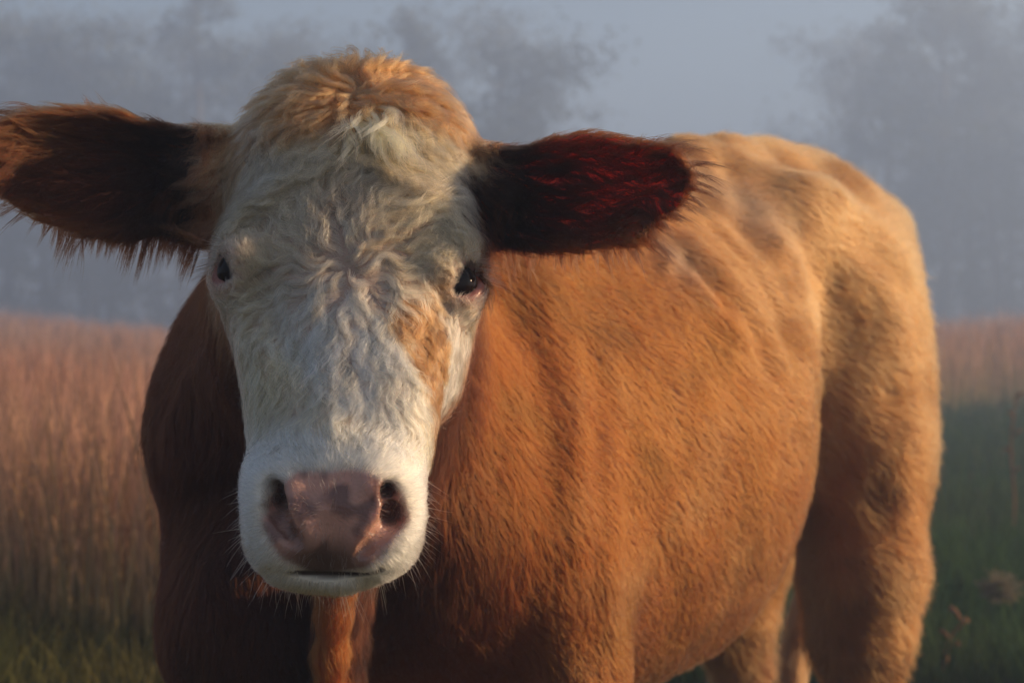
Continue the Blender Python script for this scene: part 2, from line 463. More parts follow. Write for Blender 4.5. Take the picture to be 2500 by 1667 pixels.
# spine ridge, hook bones, pin bones, tail head
chain([B(0.2, 0, 1.11), B(0.55, 0, 1.105), B(0.75, 0, 1.13), B(0.9, 0, 1.175), B(1.02, 0, 1.195), B(1.15, 0, 1.195), B(1.3, 0, 1.187), B(1.42, 0, 1.17), B(1.50, 0, 1.14)],
      [.06, .055, .05, .047, .045, .045, .045, .04, .035], k=.05)
for sg in (1, -1):
    ellipsoid(B(1.06, .145 * sg, 1.11), (.11, .05, .07), M=np.stack([AX, AW * sg, [0, 0, 1]]), k=.06)       # hooks
    ellipsoid(B(1.28, .120 * sg, 1.02), (.16, .07, .12), M=np.stack([AX, AW * sg, [0, 0, 1]]), k=.08)       # rump muscle
    ellipsoid(B(1.47, .085 * sg, 1.11), (.05, .045, .06), k=.06)        # pins
ellipsoid(B(1.51, 0, 1.19), (.03, .035, .03), k=.03)
# hollow in front of the hook, behind the last rib
# thigh and hind legs
def hind(sg, ds=0.0, dw=0.0):
    q = lambda s, w, z: B(s + ds, (w + dw) * sg, z)
    ellipsoid(q(1.25, .140, .84), (.185, .115, .26), M=np.stack([AX, AW * sg, [0, 0, 1]]), k=.05)
    ellipsoid(q(1.27, .150, .68), (.14, .085, .18), M=np.stack([AX, AW * sg, [0, 0, 1]]), k=.06)
    chain([q(1.22, .155, .72), q(1.21, .17, .52), q(1.20, .17, .40), q(1.24, .165, .30)], [.11, .095, .075, .055], k=.05)
    chain([q(1.24, .165, .31), q(1.21, .165, .12), q(1.19, .165, .06)], [.046, .033, .038], k=.03)
    chain([q(1.19, .165, .05), q(1.16, .165, .02)], [.045, .05], k=.015)
hind(1, -0.02, 0.01); hind(-1, 0.04, -0.065)
# flank skin fold from belly to stifle
chain([B(.80, .13, .57), B(.95, .12, .62), B(1.10, .10, .72)], [.05, .04, .035], k=.06)
# shoulders and forelegs
def fore(sg, ds, dw):
    q = lambda s, w, z: B(s + ds, (w + dw) * sg, z)
    up = .02 if sg > 0 else -.05
    ellipsoid(q(.26, .115, .84 + up), (.12, .075, .17), M=np.stack([AX, AW * sg, [0, 0, 1]]), k=.05)
    ellipsoid(q(.20, .160 + (.015 if sg < 0 else 0), .70 + up * .3), (.105, .085, .15), M=np.stack([AX, AW * sg, [0, 0, 1]]), k=.05)
    chain([q(.22, .175, .62), q(.23, .18, .47), q(.22, .175, .32), q(.22, .175, .14), q(.20, .175, .07)], [.095, .075, .050, .034, .038], k=.05)
    chain([q(.20, .175, .05), q(.17, .175, .02)], [.045, .05], k=.015)
fore(1, 0.06, 0.005); fore(-1, -0.09, 0.03)
# neck
nb, nh = B(0.05, 0.035, 0.875), P(850, 560, 1.72)
ellipsoid(B(0.04, 0, .82), (.20, .18, .20), k=.06)
for a, rx, rz in ((.15, .130, .19), (.4, .120, .185), (.65, .125, .175), (.9, .108, .15)):
    c = nb * (1 - a) + nh * a - np.array([0, 0, .02 * math.sin(a * 3)])
    ellipsoid(c, (rx, .15, rz), k=.08)
# brisket and the dewlap keel hanging under the throat
ellipsoid(B(-.04, -.01, .60), (.12, .14, .14), k=.07)
kp = [P(815, 1330, 1.62), P(822, 1420, 1.66), P(815, 1500, 1.70), P(808, 1600, 1.725), P(800, 1720, 1.75), P(798, 1850, 1.80)]
for i in range(len(kp) - 1):
    for dd in (0, .045, .09):
        capsule(kp[i] + [0, dd, 0], kp[i + 1] + [0, dd, 0], .013 + dd * .12, .015 + dd * .12, k=.016)

# --- skull and face
def headfn(t):
    hw, ff, fb, fr, nf, nbk = SKULL(t)
    over = np.maximum(-0.288 - t, 0) + np.maximum(t - 0.292, 0)
    return hw, ff, fb, fr, nf, nbk, over * 1.0 + np.where(over > 0, .004, -1)
SKULL = spline([
    # t      hw     front   back   widest roundness
    (-0.288, 0.020, -0.070, -0.090, .5, 2.0, 2.0),
    (-0.275, 0.060, -0.040, -0.120, .5, 2.0, 2.0),
    (-0.245, 0.092, -0.020, -0.150, .5, 2.1, 2.0),
    (-0.190, 0.119, -0.006, -0.185, .55, 2.2, 2.0),
    (-0.120, 0.119, 0.000, -0.205, .6, 2.3, 2.0),
    (-0.060, 0.114, 0.000, -0.215, .65, 2.4, 2.0),
    (0.000, 0.104, -0.001, -0.215, .68, 2.5, 2.0),
    (0.050, 0.092, -0.002, -0.200, .70, 2.5, 2.0),
    (0.100, 0.079, -0.003, -0.170, .70, 2.4, 1.8),
    (0.150, 0.068, -0.004, -0.140, .66, 2.3, 1.8),
    (0.195, 0.067, -0.004, -0.125, .62, 2.3, 2.0),
    (0.225, 0.064, -0.016, -0.115, .55, 2.2, 2.0),
    (0.262, 0.052, -0.042, -0.100, .5, 2.0, 2.0),
    (0.290, 0.010, -0.070, -0.080, .5, 2.0, 2.0)])
sl, x, y, z = box((-.36, 1.30, .68), (.10, 1.95, 1.30))
hx = L_[0] * (x - O[0]) + L_[1] * (y - O[1]) + L_[2] * (z - O[2])
ht = D_[0] * (x - O[0]) + D_[1] * (y - O[1]) + D_[2] * (z - O[2])
hf = F_[0] * (x - O[0]) + F_[1] * (y - O[1]) + F_[2] * (z - O[2])
hx = hx + .006 * np.clip((ht - .06) / .14, 0, 1)      # the muzzle swings a little to the left
loft(sl, ht, hx, hf, headfn, 0.05)
for sg in (1, -1):
    ellipsoid(Hd(.086 * sg, -.040, -.066), (.036, .050, .045), M=HM, k=.04)      # brow / orbit
    ellipsoid(Hd(.070 * sg, .025, -.115), (.026, .060, .055), M=HM, k=.05)        # cheek
    ellipsoid(Hd(.054 * sg - .004, .120, -.058), (.020, .060, .040), M=HM, k=.04)
# muzzle: block, nostril wings, upper lip corners, lower lip / chin
ellipsoid(Hd(-.011, .218, -.062), (.068, .060, .058), M=HM, k=.025)
for sg in (1, -1):
    ellipsoid(Hd(.043 * sg - .011, .215, -.036), (.028, .040, .030), M=HM, k=.02)
    ellipsoid(Hd(.043 * sg - .011, .248, -.066), (.028, .030, .034), M=HM, k=.02)
ellipsoid(P(806, 1280, 1.405), (.050, .030, .040), k=.02)                          # front of the nose pad and lip
ellipsoid(P(797, 1390, 1.428), (.052, .042, .0165), k=.004)                         # lower lip / chin
# --- ears: cupped blades, opening towards the camera
EAR = {
    -1: dict(base=P(492, 455, 1.665), tip=P(-40, 375, 1.60), up=P(200, 250, 1.62) - P(225, 590, 1.63)),
    +1: dict(base=P(1178, 475, 1.655), tip=P(1680, 425, 1.535), up=P(1450, 322, 1.63) - P(1405, 628, 1.63)),
}
EPROF = {
    -1: spline([(0.00, .052, .048, .022), (0.12, .053, .047, .032), (0.29, .058, .060, .034), (0.47, .061, .064, .034),
        (0.64, .056, .058, .028), (0.81, .046, .044, .020), (0.925, .031, .028, .010), (1.0, .010, .010, .004)]),
    +1: spline([(0.00, .036, .050, .022), (0.14, .039, .054, .032), (0.33, .049, .062, .034), (0.53, .050, .064, .034),
        (0.72, .038, .056, .026), (0.86, .030, .046, .018), (0.95, .019, .030, .010), (1.0, .004, .010, .004)])}
for sg, e in EAR.items():
    a = e['tip'] - e['base']; L = np.linalg.norm(a); a = a / L
    u = e['up'] - a * (e['up'] @ a); u = nrm(u)
    n = np.cross(a, u); n = n if n[1] < 0 else -n          # towards the camera
    e.update(a=a, u=u, n=n, L=L)
    lo = np.minimum(e['base'], e['tip']) - .10; hi = np.maximum(e['base'], e['tip']) + .10
    sl, x, y, z = box(lo, hi)
    dx, dy, dz = x - e['base'][0], y - e['base'][1], z - e['base'][2]
    q = [v[0] * dx + v[1] * dy + v[2] * dz for v in (a, u, n)]
    ta = q[0] / L
    hu, hl, cup = EPROF[sg](ta)
    tipf = 1.0
    hh = np.where(q[1] > 0, hu, hl)
    b = q[1] / hh
    surf = -cup * (1 - np.clip(np.abs(b), 0, 1.3) ** 2.0)      # the middle lies deeper than the rims
    slope = 1 / np.sqrt(1 + (2 * cup * b / hh) ** 2)
    thick = .0052 - .0016 * np.clip(np.abs(b), 0, 1)
    d1 = np.abs(q[2] - surf) * slope - thick
    d2 = (np.abs(b) - 1) * hh * .9
    d3 = q[0] - L
    d = np.maximum(np.maximum(d1, d2), np.maximum(d3, -q[0] - .03))
    d = -smin(-np.maximum(d1, -1), -np.maximum(d2, d3), .006)
    d = np.maximum(d, -q[0] - .03)
    put(sl, d, .012)
    ellipsoid(e['base'] - a * .012 - n * .006, (.050, .042, .034), M=np.stack([a, u, n]), k=.03)

# --- eyes: the ball sits just under the face surface, the lids bulge, then the opening is cut
EYE_OUT = {sg: nrm(L_ * sg * .74 + F_ * .62 + D_ * .02) for sg in (1, -1)}
EYE = {}; eyecut = {}
for sg, (u, v) in {+1: (1135, 686), -1: (558, 656)}.items():
    out = EYE_OUT[sg]
    EYE[sg] = hit(u, v) - out * EYE_R * .66
    ellipsoid(EYE[sg] - out * .001, (.0270, .0270, .0270), k=.020)
    la = nrm(D_ * .80 - L_ * sg * .30 + F_ * .40); la = nrm(la - out * (la @ out))     # long axis of the opening
    sh = np.cross(out, la)
    eyecut[sg] = (out, la, sh)
    ellipsoid(EYE[sg] + out * .0250, (.0265, .0182, .0168), M=np.stack([la, sh, out]), k=.004, op='cut', pad=.02)

def lids():
    for sg in (1, -1):
        out, la, sh = eyecut[sg]
        up = sh if (sh @ (-D_ + L_ * sg)) > 0 else -sh
        for a0 in range(0, 360, 15):
            pts = []
            for a in (a0, a0 + 15):
                ca, sa = math.cos(math.radians(a)), math.sin(math.radians(a))
                q = la * .0250 * ca + up * (.0152 if sa > 0 else .0170) * sa
                zz = math.sqrt(max(EYE_R ** 2 * 1.02 - q @ q, 0))
                pts.append(EYE[sg] + q + out * zz)
            r = .0036 if math.sin(math.radians(a0)) > .2 else .0026
            capsule(pts[0], pts[1], r, r, k=.005, pad=.01)
lids()
# --- gentle relief pressed into or raised from the surface
def relief(pts, width, amp):
    """a soft fold following photo pixels on the skin: amp > 0 raises, amp < 0 presses in"""
    hp = [h for h in (hit(u, v) for u, v in pts) if h is not None]
    if len(hp) == 1: hp = [hp[0], hp[0] + 1e-4]
    hp = np.array(hp); m = 3 * width
    sl, x, y, z = box(hp.min(0) - m, hp.max(0) + m)
    dm = 1e9
    for a, b in zip(hp[:-1], hp[1:]):
        ab = b - a; h = np.clip(((x - a[0]) * ab[0] + (y - a[1]) * ab[1] + (z - a[2]) * ab[2]) / (ab @ ab), 0, 1)
        dm = np.minimum(dm, (x - a[0] - h * ab[0]) ** 2 + (y - a[1] - h * ab[1]) ** 2 + (z - a[2] - h * ab[2]) ** 2)
    FLD[sl] = FLD[sl] - (amp * np.exp(-dm / width ** 2)).astype(np.float32)
relief([(1240, 690), (1310, 730), (1365, 850), (1392, 960), (1405, 1100), (1405, 1300), (1400, 1480), (1420, 1640)], .042, .009)
relief([(1448, 1000), (1452, 1200), (1452, 1400), (1460, 1600)], .020, -.004)
relief([(1485, 1000), (1490, 1200), (1490, 1400), (1485, 1600)], .026, .004)
relief([(1535, 1230), (1530, 1400), (1525, 1500)], .024, -.004)
relief([(1180, 760), (1230, 880), (1255, 1020), (1240, 1180), (1180, 1330)], .034, .004)
relief([(1290, 800), (1330, 920), (1345, 1080), (1340, 1250)], .024, -.003)
relief([(1480, 860), (1530, 990), (1600, 1110)], .026, .003)
relief([(1440, 860), (1490, 1010), (1550, 1130)], .020, -.002)
relief([(1620, 1130), (1660, 1300), (1700, 1400)], .024, .004)
relief([(1560, 560), (1640, 640), (1740, 740), (1800, 820)], .020, .011)
relief([(1600, 560), (1680, 640), (1770, 740)], .016, -.013)
relief([(1690, 600), (1790, 700), (1870, 810), (1900, 880)], .022, .009)
relief([(1740, 560), (1840, 660), (1900, 760)], .014, -.006)
relief([(1905, 600), (1935, 640), (1950, 700)], .022, .012)
relief([(1985, 720), (1985, 900), (1985, 1100)], .022, .008)
relief([(1640, 355), (1780, 380), (1960, 440), (2130, 560), (2200, 660)], .035, .010)
relief([(1790, 420), (1820, 480), (1825, 560)], .035, -.018)
relief([(2060, 640), (2150, 700), (2180, 760)], .03, .008)
relief([(2080, 840), (2050, 1000), (2060, 1150)], .04, -.014)
relief([(2200, 800), (2220, 1000), (2200, 1200)], .035, .006)
relief([(2150, 1200), (2170, 1230)], .022, -.012)
relief([(1150, 900), (1130, 1050), (1100, 1200)], .025, -.007)
relief([(1900, 1480), (1960, 1300)], .03, -.006)
# face: hollow under the brow, tear groove, bridge of the nose, wings and rims of the nostrils
relief([(1090, 740), (1050, 800), (1020, 860)], .016, -.0065)
relief([(640, 720), (680, 790), (710, 860)], .016, -.0065)
relief([(600, 790), (615, 850)], .018, .005)
relief([(760, 560), (700, 500)], .03, .003)
relief([(930, 560), (1000, 500)], .03, .003)
relief([(830, 760), (822, 900), (815, 1050)], .020, .004)
relief([(1075, 640), (1115, 595), (1165, 600)], .014, .008)
relief([(590, 610), (545, 575), (515, 580)], .014, .008)
relief([(1120, 735), (1150, 735), (1175, 700)], .006, .0025)
relief([(905, 1180), (940, 1205), (935, 1250), (890, 1305), (872, 1345)], .009, .005)
relief([(895, 1375), (930, 1385)], .013, .007)
relief([(715, 1190), (712, 1235), (740, 1290), (752, 1330)], .009, .0045)
relief([(700, 1370), (670, 1350)], .013, .004)
relief([(1010, 1190), (1020, 1250), (985, 1320), (930, 1370)], .012, .004)
relief([(625, 1180), (622, 1240), (650, 1310), (690, 1350)], .012, .004)
relief([(810, 1290), (806, 1360)], .012, -.0035)
# nostrils: a round hole above, a slit like a comma running down towards the middle
def nostril(px, rs, inward):
    pp = [hit(u, v) for u, v in px]
    for i in range(len(pp) - 1):
        capsule(pp[i], pp[i + 1], rs[i], rs[i + 1], k=.005, op='cut')
    for i in (0, 1):
        capsule(pp[i], pp[i] + np.array([inward, .035, .004]), rs[i] * .95, rs[i] * .7, k=.005, op='cut')
nostril([(958, 1200), (966, 1262), (932, 1302), (895, 1338), (874, 1358)], [.0095, .0120, .0080, .0055, .003], -.010)
nostril([(664, 1188), (668, 1232), (692, 1278), (718, 1312), (732, 1330)], [.0085, .0098, .0068, .0052, .003], .010)
# mouth line
mp = [hit(u, v) for u, v in ((668, 1388), (720, 1397), (800, 1402), (880, 1401), (930, 1390))]
chain(mp, [.0006, .0012, .0015, .0012, .0006], k=.004, op='cut')
# unevenness of the hide
SKN = [np.nonzero(np.abs(FLD) < .04)]
_i, _j, _k = SKN[0]
_p = np.stack([GX[_i], GY[_j], GZ[_k]], 1).astype(float)
_hd = np.linalg.norm(_p - Hd(0, .02, -.08), axis=1)
_am = .0035 * sstep(.24, .5, _hd) + .0008
FLD[_i, _j, _k] += (_am * (fbm(_p, 11, 1, 2) * 1.2 + fbm(_p, 34, 2, 2) * .25)).astype(np.float32)
del _i, _j, _k, _p, _hd, SKN
print('field', round(time.time() - T0, 1))

# ---------------------------------------------------------------- surface nets
#NETS
def surface_nets():
    S = FLD < 0
    nx, ny, nz = S.shape
    c = S[:-1, :-1, :-1].astype(np.int8)
    cnt = c.copy(); cnt[:] = 0
    for a in (0, 1):
        for b in (0, 1):
            for d in (0, 1):
                cnt += S[a:nx - 1 + a, b:ny - 1 + b, d:nz - 1 + d]
    act = (cnt > 0) & (cnt < 8)
    I, J, K = np.nonzero(act)
    idx = np.full(act.shape, -1, np.int32); idx[I, J, K] = np.arange(len(I))
    acc = np.zeros((len(I), 3)); m = np.zeros(len(I))
    val = {}
    for a in (0, 1):
        for b in (0, 1):
            for d in (0, 1):
                val[a, b, d] = FLD[I + a, J + b, K + d].astype(float)
    xs = (GX[I], GX[I + 1]); ys = (GY[J], GY[J + 1]); zs = (GZ[K], GZ[K + 1])
    for ax in range(3):
        for p in (0, 1):
            for q in (0, 1):
                e0 = [p, q]; e0.insert(ax, 0); e1 = [p, q]; e1.insert(ax, 1)
                v0, v1 = val[tuple(e0)], val[tuple(e1)]
                hit = (v0 < 0) != (v1 < 0)
                t = np.where(hit, v0 / np.where(v0 == v1, 1, v0 - v1), 0)
                pt = []
                for k, g in enumerate((xs, ys, zs)):
                    pt.append(g[0] * (1 - t) + g[1] * t if k == ax else g[e0[k]])
                acc += np.where(hit[:, None], np.stack(pt, 1), 0); m += hit
    V = acc / m[:, None]
    Q = []
    for ax in range(3):
        A = np.take(S, range(0, S.shape[ax] - 1), ax); Bm = np.take(S, range(1, S.shape[ax]), ax)
        ch = A != Bm
        ii = np.array(np.nonzero(ch)).T
        o1, o2 = [k for k in range(3) if k != ax]
        ok = (ii[:, o1] > 0) & (ii[:, o2] > 0) & (ii[:, o1] < S.shape[o1] - 1) & (ii[:, o2] < S.shape[o2] - 1)
        ii = ii[ok]
        sgn = A[ii[:, 0], ii[:, 1], ii[:, 2]]
        c = []
        for (da, db) in ((0, 0), (-1, 0), (-1, -1), (0, -1)):
            j = ii.copy(); j[:, o1] += da; j[:, o2] += db
            c.append(idx[j[:, 0], j[:, 1], j[:, 2]])
        q = np.stack(c, 1)
        flip = sgn if ax != 1 else ~sgn
        q[~flip] = q[~flip][:, ::-1]
        Q.append(q)
    Q = np.concatenate(Q)
    return V, Q
V, Q = surface_nets()
print('mesh', len(V), len(Q), round(time.time() - T0, 1))

def field(p, eps=None):
    """distance estimate and normal at points"""
    e = 0.004 if eps is None else eps
    d = tri(FLD, p)
    g = np.stack([tri(FLD, p + np.eye(3)[k] * e) - tri(FLD, p - np.eye(3)[k] * e) for k in range(3)], 1) / (2 * e)
    l = np.linalg.norm(g, axis=1, keepdims=True) + 1e-6
    return d / np.clip(l[:, 0], .4, 3), g / l

#CLAYCUT

# ---------------------------------------------------------------- materials
def new_mat(name):
    m = bpy.data.materials.new(name); m.use_nodes = True
    nt = m.node_tree; nt.nodes.clear()
    out = nt.nodes.new('ShaderNodeOutputMaterial')
    return m, nt, out
def pbsdf(nt, out, **kw):
    b = nt.nodes.new('ShaderNodeBsdfPrincipled'); nt.links.new(b.outputs[0], out.inputs['Surface'])
    for k, v in kw.items(): b.inputs[k.replace('_', ' ')].default_value = v
    return b
def hair_mat(name, rough=.35, radial=.45, ior=1.43):
    m, nt, out = new_mat(name)
    h = nt.nodes.new('ShaderNodeBsdfHairPrincipled'); h.model = 'CHIANG'; h.parametrization = 'COLOR'
    a = nt.nodes.new('ShaderNodeAttribute'); a.attribute_name = 'tint'
    nt.links.new(a.outputs['Color'], h.inputs['Color'])
    h.inputs['Roughness'].default_value = rough; h.inputs['Radial Roughness'].default_value = radial
    h.inputs['Random Roughness'].default_value = .15; h.inputs['IOR'].default_value = ior
    nt.links.new(h.outputs[0], out.inputs['Surface'])
    return m

M_HAIR = hair_mat('face_and_whisker_hair')
M_COAT = hair_mat('coat_hair', .62, .70, 1.36)
M_EARHAIR = hair_mat('ear_hair', .45, .5, 1.30)

# skin: tint carried on the mesh; the bare nose is moist and pebbled, the ears let light through
M_SKIN, nt, out = new_mat('skin')
b = pbsdf(nt, out, Roughness=.75)
at = nt.nodes.new('ShaderNodeAttribute'); at.attribute_name = 'tint'
aw = nt.nodes.new('ShaderNodeAttribute'); aw.attribute_name = 'wet'
sep = nt.nodes.new('ShaderNodeSeparateColor'); nt.links.new(aw.outputs['Color'], sep.inputs[0])   # r: moist, g: thin (ear)
nt.links.new(at.outputs['Color'], b.inputs['Base Color'])
mr = nt.nodes.new('ShaderNodeMapRange'); nt.links.new(sep.outputs[0], mr.inputs['Value'])
mr.inputs['To Min'].default_value = .8; mr.inputs['To Max'].default_value = .30
nt.links.new(mr.outputs[0], b.inputs['Roughness'])
mx = nt.nodes.new('ShaderNodeMath'); mx.operation = 'MULTIPLY_ADD'; mx.inputs[1].default_value = .9; mx.inputs[2].default_value = 0.0
nt.links.new(sep.outputs[1], mx.inputs[0]); nt.links.new(mx.outputs[0], b.inputs['Subsurface Weight'])
b.inputs['Subsurface Radius'].default_value = (1.0, .12, .04); b.inputs['Subsurface Scale'].default_value = .030
tc = nt.nodes.new('ShaderNodeTexCoord')
vo = nt.nodes.new('ShaderNodeTexVoronoi'); vo.inputs['Scale'].default_value = 300; nt.links.new(tc.outputs['Object'], vo.inputs['Vector'])
no = nt.nodes.new('ShaderNodeTexNoise'); no.inputs['Scale'].default_value = 90; no.inputs['Detail'].default_value = 4; nt.links.new(tc.outputs['Object'], no.inputs['Vector'])
ad = nt.nodes.new('ShaderNodeMath'); ad.operation = 'MULTIPLY_ADD'; ad.inputs[1].default_value = -.9
nt.links.new(vo.outputs['Distance'], ad.inputs[0]); nt.links.new(no.outputs[0], ad.inputs[2])
mu = nt.nodes.new('ShaderNodeMath'); mu.operation = 'MULTIPLY'; nt.links.new(ad.outputs[0], mu.inputs[0]); nt.links.new(sep.outputs[0], mu.inputs[1])
bp = nt.nodes.new('ShaderNodeBump'); bp.inputs['Strength'].default_value = .25; bp.inputs['Distance'].default_value = .0014
nt.links.new(mu.outputs[0], bp.inputs['Height']); nt.links.new(bp.outputs[0], b.inputs['Normal'])

M_EYE, nt, out = new_mat('eyeball')
b = pbsdf(nt, out, Roughness=.05, IOR=1.33); b.inputs['Specular IOR Level'].default_value = .30
b.inputs['Base Color'].default_value = (.006, .004, .003, 1)
no = nt.nodes.new('ShaderNodeTexNoise'); no.inputs['Scale'].default_value = 60
rp = nt.nodes.new('ShaderNodeValToRGB'); rp.color_ramp.elements[0].color = (.004, .002, .002, 1); rp.color_ramp.elements[1].color = (.020, .009, .006, 1)
nt.links.new(no.outputs[0], rp.inputs[0]); nt.links.new(rp.outputs[0], b.inputs['Base Color'])

# ---------------------------------------------------------------- where things lie on the head
def pix(p):
    """photo pixel of a point (inverse of P)"""
    q = p - np.array([0, 0, H]); cp, sp = math.cos(PITCH), math.sin(PITCH)
    y = cp * q[..., 1] - sp * q[..., 2]; z = sp * q[..., 1] + cp * q[..., 2]
    return 1250 + FPX * q[..., 0] / y, 833.5 - FPX * z / y
NOSE_C = P(816, 1268, 1.38)
W1 = toH(hit(836, 650)); W2 = toH(hit(866, 232))
PATCH = hit(1052, 850); PATCH2 = hit(1010, 770); PATCH3 = hit(1075, 930)
def ear_coord(p, sg):
    e = EAR[sg]; q = p - e['base']
    return (q @ e['a']) / e['L'], q @ e['u'], q @ e['n']
def masks(p, n=None):
    x, t, f = toH(p)
    m = {}
    s_, w_, _ = toB(p)
    m['head'] = (np.abs(x) < .19) & (t > -.34) & (t < .34) & (f > -.27 + .72 * np.clip(t + .02, 0, .2)) & (f < .2)
    er = np.zeros(len(p)); 
    for sg in (1, -1):
        ta, tb, tn = ear_coord(p, sg)
        w = sstep(-.06, .10, ta) * (ta < 1.15) * (np.abs(tb) < .10) * (np.abs(tn) < .085)
        m['ear%d' % sg] = w; er = np.maximum(er, w)
    m['ear'] = er
    dx = (p[:, 0] - NOSE_C[0]); dz = (p[:, 2] - NOSE_C[2])
    low = np.clip(-dz / .0435, 0, 1.3)
    hw = .0640 - .020 * low
    j = noise3(p, 70, 5) * .06
    r = ((np.abs(dx + .004 * low) / hw) ** 2.6 + (np.abs(dz) / np.where(dz < 0, .0500, .0440)) ** 2.6) ** (1 / 2.6) + j
    m['nose'] = (1 - sstep(.86, 1.04, r)) * (p[:, 1] < 1.46) * (f > -.11)
    m['eye'] = np.minimum(*[np.linalg.norm(p - (EYE[sg] + EYE_OUT[sg] * .012), axis=1) for sg in (1, -1)])
    m['x'], m['t'], m['f'] = x, t, f
    m['s'], m['w'] = s_, w_
    return m
def mixc(a, b, w):
    w = np.asarray(w, float)[:, None]; return a * (1 - w) + np.asarray(b) * w
_hc = {}
def hit_c(u, v):
    if (u, v) not in _hc: _hc[u, v] = hit(u, v)
    return _hc[u, v]
SPECKS = [(1645, 1243), (1885, 1255), (1594, 1444), (1402, 792), (1622, 1305), (1375, 985), (1850, 1000), (895, 430), (1050, 310), (950, 272), (838, 553), (610, 1020), (640, 1045), (1268, 1310)]
def colour(p, m=None):
    """hide colour (linear) at points: a property of the coat, not of the light"""
    m = m or masks(p)
    N = len(p); x, t, f, s_, w_, z = m['x'], m['t'], m['f'], m['s'], m['w'], p[:, 2]
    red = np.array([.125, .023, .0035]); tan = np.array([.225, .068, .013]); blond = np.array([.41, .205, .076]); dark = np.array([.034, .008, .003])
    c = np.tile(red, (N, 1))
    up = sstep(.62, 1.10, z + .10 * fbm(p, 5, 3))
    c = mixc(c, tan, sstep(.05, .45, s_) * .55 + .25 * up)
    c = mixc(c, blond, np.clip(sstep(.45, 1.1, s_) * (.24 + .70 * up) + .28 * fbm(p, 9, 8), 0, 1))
    c = mixc(c, tan * .50, .85 * sstep(.0, .55, fbm(p, 11, 12)))                 # rougher darker tufts
    c = mixc(c, dark, .9 * np.clip(np.maximum(1 - s_ / .12, -w_ * 6), 0, 1) * sstep(1.22, .95, z) * (s_ < .6))     # darker red chest; the turned-away side's shade put into the colour
    c = mixc(c, np.array([.15, .085, .050]), .9 * bump(np.linalg.norm(p - GREY1, axis=1), 0, .085))
    c = mixc(c, np.array([.15, .085, .050]), .8 * bump(np.linalg.norm(p - GREY2, axis=1), 0, .05))
    c = mixc(c, np.array([.10, .035, .014]), .9 * bump(np.linalg.norm(p - SPOT, axis=1), 0, .028))
    dk = np.min([np.linalg.norm(p - (a * (1 - u_) + b * u_), axis=1) for a, b in zip(kp[:-1], kp[1:]) for u_ in (0, .33, .66)], axis=0)
    c = mixc(c, np.array([.22, .055, .011]), sstep(.040, .018, dk))  # sunlit strip of the dewlap put into the colour as a brighter red
    # head
    white = np.array([.78, .72, .62]); cream = np.array([.60, .42, .18]); ochre = np.array([.29, .130, .048]); brown = np.array([.20, .065, .024])
    hc = np.tile(white, (N, 1)); hc = mixc(hc, np.array([.30, .22, .14]), .90 * sstep(.12, -.02, t))  # forehead dirty cream, darkened further with the ear's shade in the colour
    yl = sstep(.0, .55, fbm(p, 16, 21) + .25 * (t < 0) + .10)
    hc = mixc(hc, cream, (.25 + .30 * sstep(.03, .09, t)) * yl * sstep(.22, .16, t))
    hc = mixc(hc, np.array([.34, .26, .17]), .55 * sstep(.05, .6, fbm(p, 12, 29)) * sstep(.12, .0, t))
    hc = mixc(hc, cream * np.array([.8, .75, .6]), .8 * bump(x, .085, .03) * sstep(.08, .16, t) * sstep(.23, .18, t))
    hc = mixc(hc, cream * np.array([.6, .6, .55]), .6 * bump(x, -.075, .03) * sstep(-.02, .05, t) * sstep(.20, .14, t))
    dp = np.minimum(np.linalg.norm((p - PATCH) / np.array([1, 1, 2.0]), axis=1), np.minimum(np.linalg.norm(p - PATCH2, axis=1) * 1.3, np.linalg.norm(p - PATCH3, axis=1) * 1.5))
    hc = mixc(hc, ochre, 1.0 * sstep(.046, .028, dp + .016 * fbm(p, 30, 2)))
    hc = mixc(hc, np.array([.16, .085, .04]), .7 * sstep(.016, .006, np.linalg.norm(p - hit_c(1062, 790), axis=1)))
    # poll and temples brown, the sides of the head behind the eyes red brown
    pol = sstep(-.150, -.205, t + .065 * fbm(p, 17, 4) + .10 * np.clip(np.abs(x) - .05, 0, 1) * -1.0)
    hc = mixc(hc, np.array([.33, .155, .060]), pol)
    sd = sstep(-.085, -.125, f + .02 * fbm(p, 25, 9) + .25 * np.clip(t - .08, 0, 1))
    sd = sd * sstep(.23, .19, t); sd = np.maximum(sd, sstep(.115, .135, np.abs(x) + .006 * fbm(p, 30, 3)) * (t < -.05))
    hc = mixc(hc, brown, sd * .9)
    hc = mixc(hc, np.array([.62, .36, .26]), .75 * sstep(.036, .022, m['eye']))
    hd = m['head'].astype(float) * (1 - sstep(-.16, -.22, f))
    c = mixc(c, hc, hd)
    for u_, v_ in SPECKS:
        c = mixc(c, np.array([.02, .012, .008]), .95 * sstep(.0042, .0022, np.linalg.norm(p - hit_c(u_, v_), axis=1)))
    c = mixc(c, np.array([.13, .048, .020]), sstep(.0, .5, m['ear']) * .95)
    return c
GREY1 = hit(1820, 500); GREY2 = hit(1640, 620); SPOT = hit(2165, 1215)
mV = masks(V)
tintV = colour(V, mV)
